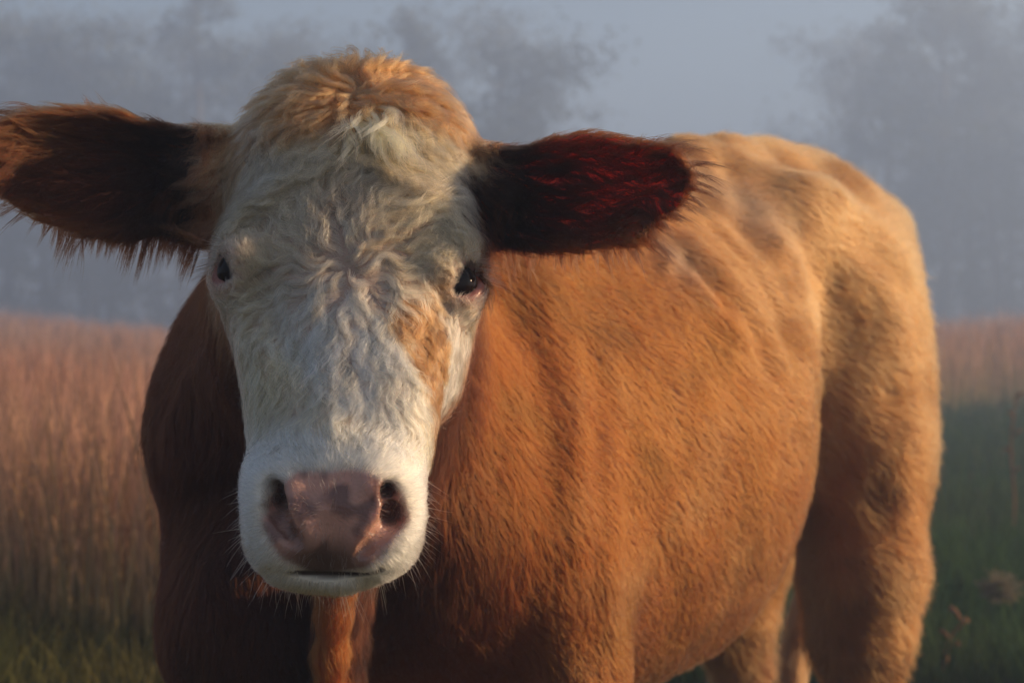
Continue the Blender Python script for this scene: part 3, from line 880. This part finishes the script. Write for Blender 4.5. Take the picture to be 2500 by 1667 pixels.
# the bare nose: pink with darker freckles and a lower edge darkened by pigment and painted-in shade
pink = np.array([.50, .26, .195]); mott = np.array([.13, .060, .052])
fre = sstep(.02, .38, fbm(V, 58, 33, 2) + .25 * bump(V[:, 2], NOSE_C[2] + .012, .012))
nc = mixc(np.tile(pink, (len(V), 1)), mott, .85 * fre)
nc = mixc(nc, np.array([.075, .038, .028]), .95 * sstep(-.006, -.034, V[:, 2] - NOSE_C[2]) * bump(V[:, 0] - NOSE_C[0], -.010, .052))
tintV = mixc(tintV, np.array([.34, .21, .155]), .8 * mV['head'] * sstep(-.16, -.06, mV['f']) * (1 - mV['ear']) * sstep(.20, .16, mV['t']) * sstep(-.17, -.13, mV['t']))
tintV = mixc(tintV, nc, mV['nose'])
MP = np.array(mp)
def near_mouth(p):
    d = 9.0
    for a, b in zip(MP[:-1], MP[1:]):
        ab = b - a; h = np.clip(((p - a) @ ab) / (ab @ ab), 0, 1); d = np.minimum(d, np.linalg.norm(p - a - h[:, None] * ab, axis=1))
    return d
tintV = mixc(tintV, np.array([.035, .018, .014]), sstep(.0045, .002, near_mouth(V)))
rim = sstep(.0290, .022, mV['eye'])
tintV = mixc(tintV, np.array([.30, .11, .08]), rim)
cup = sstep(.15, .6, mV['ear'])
tintV = mixc(tintV, np.where(V[:, :1] < -.15, np.array([.16, .050, .022]), np.array([.46, .075, .032])), cup)  # right ear's skin reddened to carry its backlit glow, left kept brown
EMPTY = empty('cow', tuple(C0 + np.array([.3, .4, 0])))
tag(EMPTY, 'tan cow with a curly white face and pink nose looking at the camera', 'cow')
inv = -np.array(EMPTY.location)
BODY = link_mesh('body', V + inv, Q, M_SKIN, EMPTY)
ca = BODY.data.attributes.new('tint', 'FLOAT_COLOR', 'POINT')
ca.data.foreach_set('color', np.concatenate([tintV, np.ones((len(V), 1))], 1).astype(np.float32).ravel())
ca = BODY.data.attributes.new('wet', 'FLOAT_COLOR', 'POINT')
ca.data.foreach_set('color', np.stack([np.maximum(mV['nose'], rim), cup * np.where(V[:, 0] < -.15, .12, .55) + .12 * mV['nose'], 0 * cup, 1 + 0 * cup], 1).astype(np.float32).ravel())
print('body', round(time.time() - T0, 1))
for sg in (1, -1):
    out, la, sh = eyecut[sg]
    vs = []; fs = []; NU, NV = 40, 24
    for j in range(NV + 1):
        for i in range(NU):
            th = math.pi * j / NV; ph = 2 * math.pi * i / NU
            r = EYE_R * (1 + .05 * max(0, math.cos(th)) ** 6)       # the cornea stands a little proud
            vs.append(out * math.cos(th) * r + (la * math.cos(ph) + sh * math.sin(ph)) * math.sin(th) * r + EYE[sg] + inv)
    for j in range(NV):
        for i in range(NU):
            fs.append((j * NU + i, j * NU + (i + 1) % NU, (j + 1) * NU + (i + 1) % NU, (j + 1) * NU + i))
    link_mesh('eye', np.array(vs), fs, M_EYE, EMPTY)

# ---------------------------------------------------------------- fur
A_, B_, C_, Dq = V[Q[:, 0]], V[Q[:, 1]], V[Q[:, 2]], V[Q[:, 3]]
qn = np.cross(C_ - A_, Dq - B_); qa = np.linalg.norm(qn, axis=1) / 2; qn = qn / (2 * qa[:, None] + 1e-12)
qc = (A_ + B_ + C_ + Dq) / 4
mQ = masks(qc)
view = nrm(qc - np.array([0, 0, H])); facing = -(qn * view).sum(1)
front = sstep(-.75, -.25, facing)
def scatter(weight, N):
    pr = qa * weight; pr = pr / pr.sum()
    i = rng.choice(len(Q), N, p=pr)
    a, b2 = rng.random(N), rng.random(N)
    p = (A_[i] * ((1 - a) * (1 - b2))[:, None] + B_[i] * (a * (1 - b2))[:, None] + C_[i] * (a * b2)[:, None] + Dq[i] * ((1 - a) * b2)[:, None])
    return p, qn[i]
def tang(v, n):
    v = v - n * (v * n).sum(1, keepdims=True); return v / (np.linalg.norm(v, axis=1, keepdims=True) + 1e-9)
def rot(v, n, a):
    return v * np.cos(a)[:, None] + np.cross(n, v) * np.sin(a)[:, None]

def flow(p, n):
    """which way the coat lies at points of the skin"""
    m = masks(p); x, t, f, s_, w_, z = m['x'], m['t'], m['f'], m['s'], m['w'], p[:, 2]
    N = len(p)
    # body: back and down, straight down over shoulder and leg
    v = AX * np.clip(.25 + 1.2 * s_, 0, 1)[:, None] + np.array([0, 0, -1.0]) * (.75 + .4 * sstep(1.0, .6, z))[:, None] + (AW * np.sign(w_)[:, None]) * .15
    v = v + AX * (.6 * sstep(.9, 1.3, s_))[:, None]
    # head
    dx, dt = x - W1[0], t - W1[1]
    r = np.sqrt(dx * dx + dt * dt) + 1e-4
    h1x = dx / r; h1t = dt / r
    dn = sstep(.02, .07, dt); h1t = h1t * (1 - dn) + dn * 1.0; h1x = h1x * (1 - dn * .45)
    ex, et = x - W2[0], t - W2[1]; r2 = np.sqrt(ex * ex + et * et) + 1e-4
    w2 = sstep(-.06, -.15, t - W1[1] + .07 * fbm(p, 14, 14))
    hx = h1x * (1 - w2) + w2 * ex / r2; hT = h1t * (1 - w2) + w2 * et / r2
    sidew = sstep(.07, .11, np.abs(x)) * sstep(.06, .0, t)
    hx = hx * (1 - sidew) + sidew * np.sign(x) * .9; hT = hT * (1 - sidew) + sidew * .55
    hv = L_ * hx[:, None] + D_ * hT[:, None] - F_ * (.25 * sstep(.05, .10, np.abs(x)))[:, None]
    hw_ = m['head'].astype(float)[:, None]
    v = v * (1 - hw_) + hv * hw_
    for sg in (1, -1):
        e = EAR[sg]; ta, tb, tn = ear_coord(p, sg); we = m['ear%d' % sg][:, None]
        ev = e['a'] * 1.0 + e['u'] * (np.where(tb < 0, -.55, .12) * sstep(.2, .6, np.abs(tb) / .05) - .35 * (1 - ta))[:, None]
        v = v * (1 - we) + ev * we
    return tang(v, n)

def grow(name, roots, nrml, length, lift, n_pts, guides, wave_amp, wave_len, swirl, swirl_f, clump, rad, tint, thick=.008, frizz=.0, mat=None, parent=None, tip=.15, droop=0.0, jitter=.12, guide_w=None, curl3=0.0, flowf=flow, lock=.12):
    """strands: guide strands grown over the surface, then children clumped to them"""
    N = len(roots)
    gi = rng.choice(N, min(guides, N), replace=False)
    gp = roots[gi].copy(); gn = nrml[gi].copy(); G = len(gi)
    gl = length[gi]; ph = noise3(gp, 16, 40) * 9.0 + rng.normal(0, .5, G)
    sw = fbm(gp, swirl_f, 51, 2) * swirl
    P_ = np.zeros((G, n_pts, 3)); P_[:, 0] = gp
    cur = gp.copy(); nn = gn.copy()
    lf = lift[gi] if np.ndim(lift) else np.full(G, lift)
    th = thick[gi] if np.ndim(thick) else np.full(G, thick)
    jit = rng.normal(0, jitter, G)
    for k in range(1, n_pts):
        u = k / (n_pts - 1); step = gl / (n_pts - 1)
        tv = flowf(cur, nn)
        ang = sw * wave_scale(cur) + jit + wave_amp * np.sin(2 * math.pi * (u * gl) / wave_len + ph)
        dv = rot(tv, nn, ang) + nn * (lf * (1 - u * 1.2) + curl3 * np.sin(2 * math.pi * (u * gl) / wave_len + ph * 1.7))[:, None]
        dv = dv + np.array([0, 0, -1.0]) * droop * u
        cur = cur + nrm(dv) * step[:, None]
        d, nf = field(cur)
        nn = nrm(nn * .5 + nf * .5)
        want = th * (1 - (1 - u) ** 2) * (.5 + .5 * np.abs(np.sin(ph * 3.1)))
        if droop == 0:
            cur = cur + nf * np.clip(want - d, -.002, .004)[:, None]
        else:
            cur = cur + nf * np.clip(.001 - d, 0, .004)[:, None]
        P_[:, k] = cur
    kd = kdtree.KDTree(G)
    for i in range(G): kd.insert(gp[i], i)
    kd.balance()
    own = np.fromiter((kd.find(r)[1] for r in roots), np.int32, N)
    tint = np.clip(tint * (1 + rng.normal(0, lock, G))[own][:, None], .004, .92)
    rel = P_[own] - P_[own][:, :1]
    ls = (.75 + .5 * rng.random(N))[:, None, None] * (length / gl[own])[:, None, None].clip(.5, 1.6)
    u = np.linspace(0, 1, n_pts)[None, :, None]
    off = (roots - gp[own])[:, None, :]
    cl = (clump * (.5 + rng.random(N)))[:, None, None]
    pts = gp[own][:, None, :] + rel * ls + off * (1 - np.clip(cl, 0, .96) * u ** .8)
    if np.ndim(frizz) or frizz:
        fz = rng.normal(0, 1, (N, 2, 3)) * (frizz[:, None, None] if np.ndim(frizz) else frizz)
        pts = pts + fz[:, :1] * u * (length[:, None, None] / .03) + fz[:, 1:] * np.sin(u * 7 + rng.random(N)[:, None, None] * 6) * u
    radius = rad[:, None] * (1 - (1 - tip) * np.linspace(0, 1, n_pts)[None, :] ** 2.2) if np.ndim(rad) else rad * (.7 + .6 * rng.random(N))[:, None] * (1 - (1 - tip) * np.linspace(0, 1, n_pts)[None, :] ** 2.2)
    return curves(name, pts, radius, tint, mat or M_HAIR, parent or EMPTY)
def wave_scale(p): return 1.0
def curves(name, pts, radius, tint, mat, parent):
    N, n_pts, _ = pts.shape
    cu = bpy.data.hair_curves.new(name); cu.add_curves([n_pts] * N)
    cu.attributes['position'].data.foreach_set('vector', (pts + inv).astype(np.float32).ravel())
    ra = cu.attributes.get('radius') or cu.attributes.new('radius', 'FLOAT', 'POINT')
    ra.data.foreach_set('value', radius.astype(np.float32).ravel())
    tc_ = cu.attributes.new('tint', 'FLOAT_COLOR', 'CURVE')
    tc_.data.foreach_set('color', np.concatenate([tint, np.ones((N, 1))], 1).astype(np.float32).ravel())
    cu.materials.append(mat)
    o = bpy.data.objects.new(name, cu); COL.objects.link(o); o.parent = parent
    return o
def vary(c, a=.18, g=None):
    N = len(c); k = 1 + rng.normal(0, a, (N, 1))
    return np.clip(c * k * (1 + rng.normal(0, a * .25, (N, 3))), .004, .92)

DENS = 1.0
headQ = mQ['head'].astype(float); earQ = mQ['ear']; noseQ = mQ['nose']; tQ, xQ, fQ = mQ['t'], mQ['x'], mQ['f']
eyeQ = sstep(.0215, .0265, mQ['eye'])
muzQ = sstep(.175, .205, tQ + .5 * np.clip(-.02 - fQ, 0, .05)) * headQ
faceQ = headQ * (1 - muzQ) * (1 - sstep(.2, .5, earQ)) * eyeQ * (fQ > -.19)

# body coat
w = front * (1 - headQ * (fQ > -.17)) * (1 - sstep(.1, .4, earQ)) * sstep(.10, .25, qc[:, 2])
dist = np.linalg.norm(qc, axis=1); w = w * (2.2 / qc[:, 1]) ** 1.2
w = w * np.where(qc[:, 2] < .40, .3, 1)
N = int(400000 * DENS)
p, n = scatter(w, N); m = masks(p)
neck = sstep(.32, .02, m['s'])
ln = .016 + .022 * neck + .010 * sstep(1.0, 1.3, m['s']) + .008 * rng.random(N)
def wave_scale(p): return .5 + .8 * sstep(.30, .0, (p - C0) @ AX)
ln = ln * (1.05 + .55 * fbm(p, 14, 71, 2)) 
rump = sstep(.95, 1.25, m['s'])
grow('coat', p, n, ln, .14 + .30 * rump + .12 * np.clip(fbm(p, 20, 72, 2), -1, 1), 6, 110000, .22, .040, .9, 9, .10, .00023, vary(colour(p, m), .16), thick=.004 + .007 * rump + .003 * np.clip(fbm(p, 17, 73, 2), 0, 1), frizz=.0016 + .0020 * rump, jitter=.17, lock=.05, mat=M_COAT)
print('coat', round(time.time() - T0, 1))

# curly face and forelock
N = int(170000 * DENS)
p, n = scatter(faceQ * front, N); m = masks(p)
t, x, f = m['t'], m['x'], m['f']
ln = .046 + .006 * sstep(.02, -.08, t) - .026 * sstep(.12, .19, t)
ln = ln * (1 - .60 * sstep(.075, .035, m['eye'])) * (1 - .45 * sstep(.05, .03, np.linalg.norm(p - PATCH, axis=1)))
ln = ln * (1 - .45 * bump(t, 0.0, .03) * bump(x, 0, .035))
def wave_scale(p):
    x, t, f = toH(p); return .35 + .9 * sstep(.0, -.05, t) + .25 * bump(t, .12, .05)
th = .0035 + .007 * sstep(-.02, -.10, t) * sstep(.11, .07, np.abs(x)) + .004 * sstep(-.15, -.22, t)
grow('face_hair', p, n, ln, .36, 10, 5200, .80, .032, 1.3, 12, .82, .00018, vary(colour(p, m), .15), thick=th, frizz=.0008, jitter=.20, lock=.26)
# straw-coloured forelock strands falling over the forehead
rt_ = np.array([hit(u, v) for u, v in zip(rng.uniform(845, 965, 46), rng.uniform(262, 335, 46))])
rt_ = np.repeat(rt_, 26, 0) + rng.normal(0, .0035, (46 * 26, 3)); d_, nf_ = field(rt_); rt_ = rt_ - nf_ * d_[:, None]
def flow_lock(p, n): return tang(np.tile(D_ + L_ * .12, (len(p), 1)) + L_ * (.5 * noise3(p, 22, 8))[:, None], n)
grow('forelock', rt_, nf_, .050 + .030 * rng.random(len(rt_)), .7, 10, 46, .45, .055, .8, 30, .93, .00026, vary(np.tile([.78, .56, .30], (len(rt_), 1)), .10), thick=.022, frizz=.0005, jitter=.3, lock=.15, flowf=flow_lock, tip=.2)
# the fluffy poll stands up over the skull
w = headQ * sstep(-.16, -.21, tQ + .15 * np.clip(.05 - np.abs(xQ), -.1, 0)) * (fQ > -.19) * front * (1 - sstep(.2, .5, earQ))
N = int(32000 * DENS); p, n = scatter(w, N); m = masks(p)
grow('poll_hair', p, n, .028 + .016 * rng.random(N), .12, 9, 3200, .9, .030, .9, 14, .62, .00020, vary(colour(p, m), .16), thick=.005, frizz=.0009, jitter=.25, curl3=.45, lock=.22)
print('face', round(time.time() - T0, 1))

# short velvet of the muzzle and chin, and round the eyes
mouthQ = sstep(.0045, .0075, near_mouth(qc) - .003 * (qc[:, 2] > MP[2, 2]))
w = (muzQ * mouthQ * (1 - noseQ * .985)) * front * eyeQ + headQ * sstep(.05, .03, mQ['eye']) * eyeQ * front * .5
N = int(90000 * DENS); p, n = scatter(w, N); m = masks(p)
ln = .0065 + .004 * rng.random(N) + .004 * sstep(-.03, -.07, m['f'])
def flow_muz(p, n):
    v = (p - NOSE_C) * np.array([1, .3, 1]) + np.array([0, .35, -.25]) * .05
    return tang(v, n)
c = colour(p, m); c = mixc(c, np.array([.60, .57, .53]), .9 * sstep(.10, .16, m['t'])); c = mixc(c, np.array([.16, .08, .06]), .8 * m['nose'])
grow('muzzle_hair', p, n, ln, .8, 4, 30000, .1, .02, .2, 30, .30, .00017, vary(c, .10), thick=.004, frizz=.0005, jitter=.2, flowf=flow_muz)

# ears: long hair inside, fringe along the rims
for sg in (1, -1):
    w = sstep(.05, .25, mQ['ear%d' % sg]) * np.where((qn @ EAR[sg]['n']) < -.2, .10, 1); ta_, tb_, tn_ = ear_coord(qc, sg); w = w * (1 - .66 * bump(ta_, .58, .24) * bump(tb_, -.008, .030))
    N = int(16000 * DENS); p, n = scatter(w, N); m = masks(p); ta, tb, tn = ear_coord(p, sg)
    hu, hl, _ = EPROF[sg](ta); edge = np.clip(np.abs(tb) / np.where(tb > 0, hu, hl), 0, 1.2)
    inner = (n @ EAR[sg]['n'] > 0)
    ln = .020 + .016 * rng.random(N) + .012 * sstep(.4, .1, ta)
    c = mixc(np.tile(np.array([.055, .016, .006]), (N, 1)), np.array([.16, .055, .018]), sstep(.55, 1, edge) * .8)
    c = mixc(c, np.array([.022, .009, .005]), .9 * sstep(.40, .10, ta))
    if sg < 0: c = mixc(c, np.array([.26, .10, .04]), .55 * sstep(.3, .8, ta) * sstep(-.02, .04, tb))
    grow('ear_hair', p, n, ln, .35, 7, 1100, .25, .05, .5, 16, .80, .00024, vary(c, .22), thick=.004, frizz=.0008, mat=M_EARHAIR, jitter=.2)
    w = sstep(.02, .12, mQ['ear%d' % sg]) * (np.abs(qn @ EAR[sg]['n']) < .75)
    ta, tb, tn = ear_coord(qc, sg); w = w * ((tb < 0) * (1.0 if sg > 0 else sstep(.80, .60, ta)) + (ta > .75) * (1.0 if sg > 0 else .35) + .12)
    N = int(3400 * DENS); p, n = scatter(w, N); ta, tb, tn = ear_coord(p, sg)
    e = EAR[sg]
    ln = (.014 + .012 * rng.random(N) + .034 * np.clip(noise3(p, 60, 3) + .25, 0, 1)) * np.where((tb > 0) & (ta < .75), .5, 1)
    def flow_fr(p, n, sg=sg):
        e = EAR[sg]; ta, tb, tn = ear_coord(p, sg)
        v = e['a'] * (.25 + .9 * sstep(.5, .95, ta))[:, None] + e['u'] * (np.sign(tb) * (1.0 - .75 * sstep(.6, 1, ta)) * np.where(tb > 0, .3, 1))[:, None]
        return nrm(v)
    c = np.tile(np.array([.06, .017, .006]), (N, 1))
    grow('ear_fringe', p, n, ln, .3, 7, 260, .20, .05, .4, 20, .90, .00018, vary(c, .2), thick=.02, frizz=.0006, mat=M_EARHAIR, droop=.5, jitter=.35, flowf=flow_fr, tip=.1)
print('ears', round(time.time() - T0, 1))

# tail: hangs behind, its switch shows between belly and hind leg
tp = [B(1.50, 0, 1.17), B(1.56, .005, 1.12), B(1.60, .0, .98), P(2010, 1250, 3.27), P(1960, 1480, 3.25), P(1938, 1600, 3.22), P(1930, 1760, 3.18)]
ts_ = spline([(i / 6, *q) for i, q in enumerate(tp)])
tq = np.stack(ts_(np.linspace(0, 1, 24)), 1)
tr = np.interp(np.linspace(0, 1, 24), [0, .3, .7, .95, 1], [.034, .022, .016, .012, .004])
v, f = tube(tq, tr, 10); TAIL = link_mesh('tail', np.array(v) + inv, f, M_SKIN, EMPTY)
add_tint(TAIL.data, np.tile([.24, .085, .028], (len(v), 1)))
N = 9000; u = rng.random(N) ** .6; c0 = np.stack(ts_(u), 1); c1 = np.stack(ts_(np.clip(u + .01, 0, 1.0)), 1); ax_ = nrm(c1 - c0 + np.array([0, 0, -1e-5]))
rd = rng.normal(0, 1, (N, 3)); rd = nrm(rd - ax_ * (rd * ax_).sum(1, keepdims=True))
rr = np.interp(u, [0, .3, .7, .95, 1], [.034, .022, .016, .012, .004])
lnt = np.where(u > .6, .10, .022) * (.6 + .6 * rng.random(N))
uu = np.linspace(0, 1, 6)[None, :, None]
pts = c0[:, None, :] + rd[:, None, :] * (rr[:, None, None] * (1 + .4 * uu) + .012 * uu) + (ax_ * .8 + np.array([0, 0, -.4]))[:, None, :] * lnt[:, None, None] * uu
curves('tail_hair', pts, .0004 * (1 - .7 * uu[..., 0]) * np.ones((N, 1)), vary(mixc(np.tile([.16, .050, .014], (N, 1)), [.22, .095, .03], (u > .6) * .6), .2), M_HAIR, TAIL)

# whiskers on lips and chin, lashes
def free(name, roots, dirs, ln, rad, col, bend=.25, sag=.15, n_pts=7, mat=None, curl=0.0):
    N = len(roots); u = np.linspace(0, 1, n_pts)[None, :, None]
    side = nrm(np.cross(dirs, rng.normal(0, 1, (N, 3))))
    pts = roots[:, None, :] + ln[:, None, None] * (dirs[:, None, :] * u + side[:, None, :] * bend * u ** 2 * rng.normal(0, .6, (N, 1, 1)) + np.array([0, 0, -1.0]) * sag * u ** 2
          + curl * side[:, None, :] * np.sin(u * 5))
    r = rad * (.7 + .6 * rng.random(N))[:, None] * (1 - .85 * np.linspace(0, 1, n_pts)[None, :])
    return curves(name, pts, r, col, mat or M_HAIR, EMPTY)
w = muzQ * (1 - noseQ) * (fQ < -.02) * front * (qc[:, 2] < NOSE_C[2] + .03)
N = 330; p, n = scatter(w, N)
d = nrm(n + .5 * tang(np.tile(np.array([0, .2, -1.0]), (N, 1)), n) + rng.normal(0, .22, (N, 3)))
free('whiskers', p, d, .009 + .022 * rng.random(N) ** 2.0, .00016, vary(np.tile([.75, .68, .55], (N, 1)), .15))
for sg in (1, -1):
    out, la, sh = eyecut[sg]
    N = 170; a = rng.uniform(-1, 1, N)
    up = nrm(-D_ * .9 + L_ * sg * .45); up = nrm(up - out * (up @ out))
    sd = np.cross(out, up)
    rt = EYE[sg] + out * (EYE_R * .62) + up * .0195 + sd * (a * .017)[:, None] + out * rng.normal(0, .001, (N, 1)) - up * (.006 * a ** 2)[:, None]
    dd = nrm(out * .9 + up * .15 + L_ * sg * .45 + sd * (a * .5)[:, None] + rng.normal(0, .16, (N, 3)))
    free('eyelashes', rt, dd, .018 + .016 * rng.random(N), .00020, vary(np.tile([.80, .74, .66], (N, 1)), .12), sag=.30)
print('fur done', round(time.time() - T0, 1))
#FURCUT
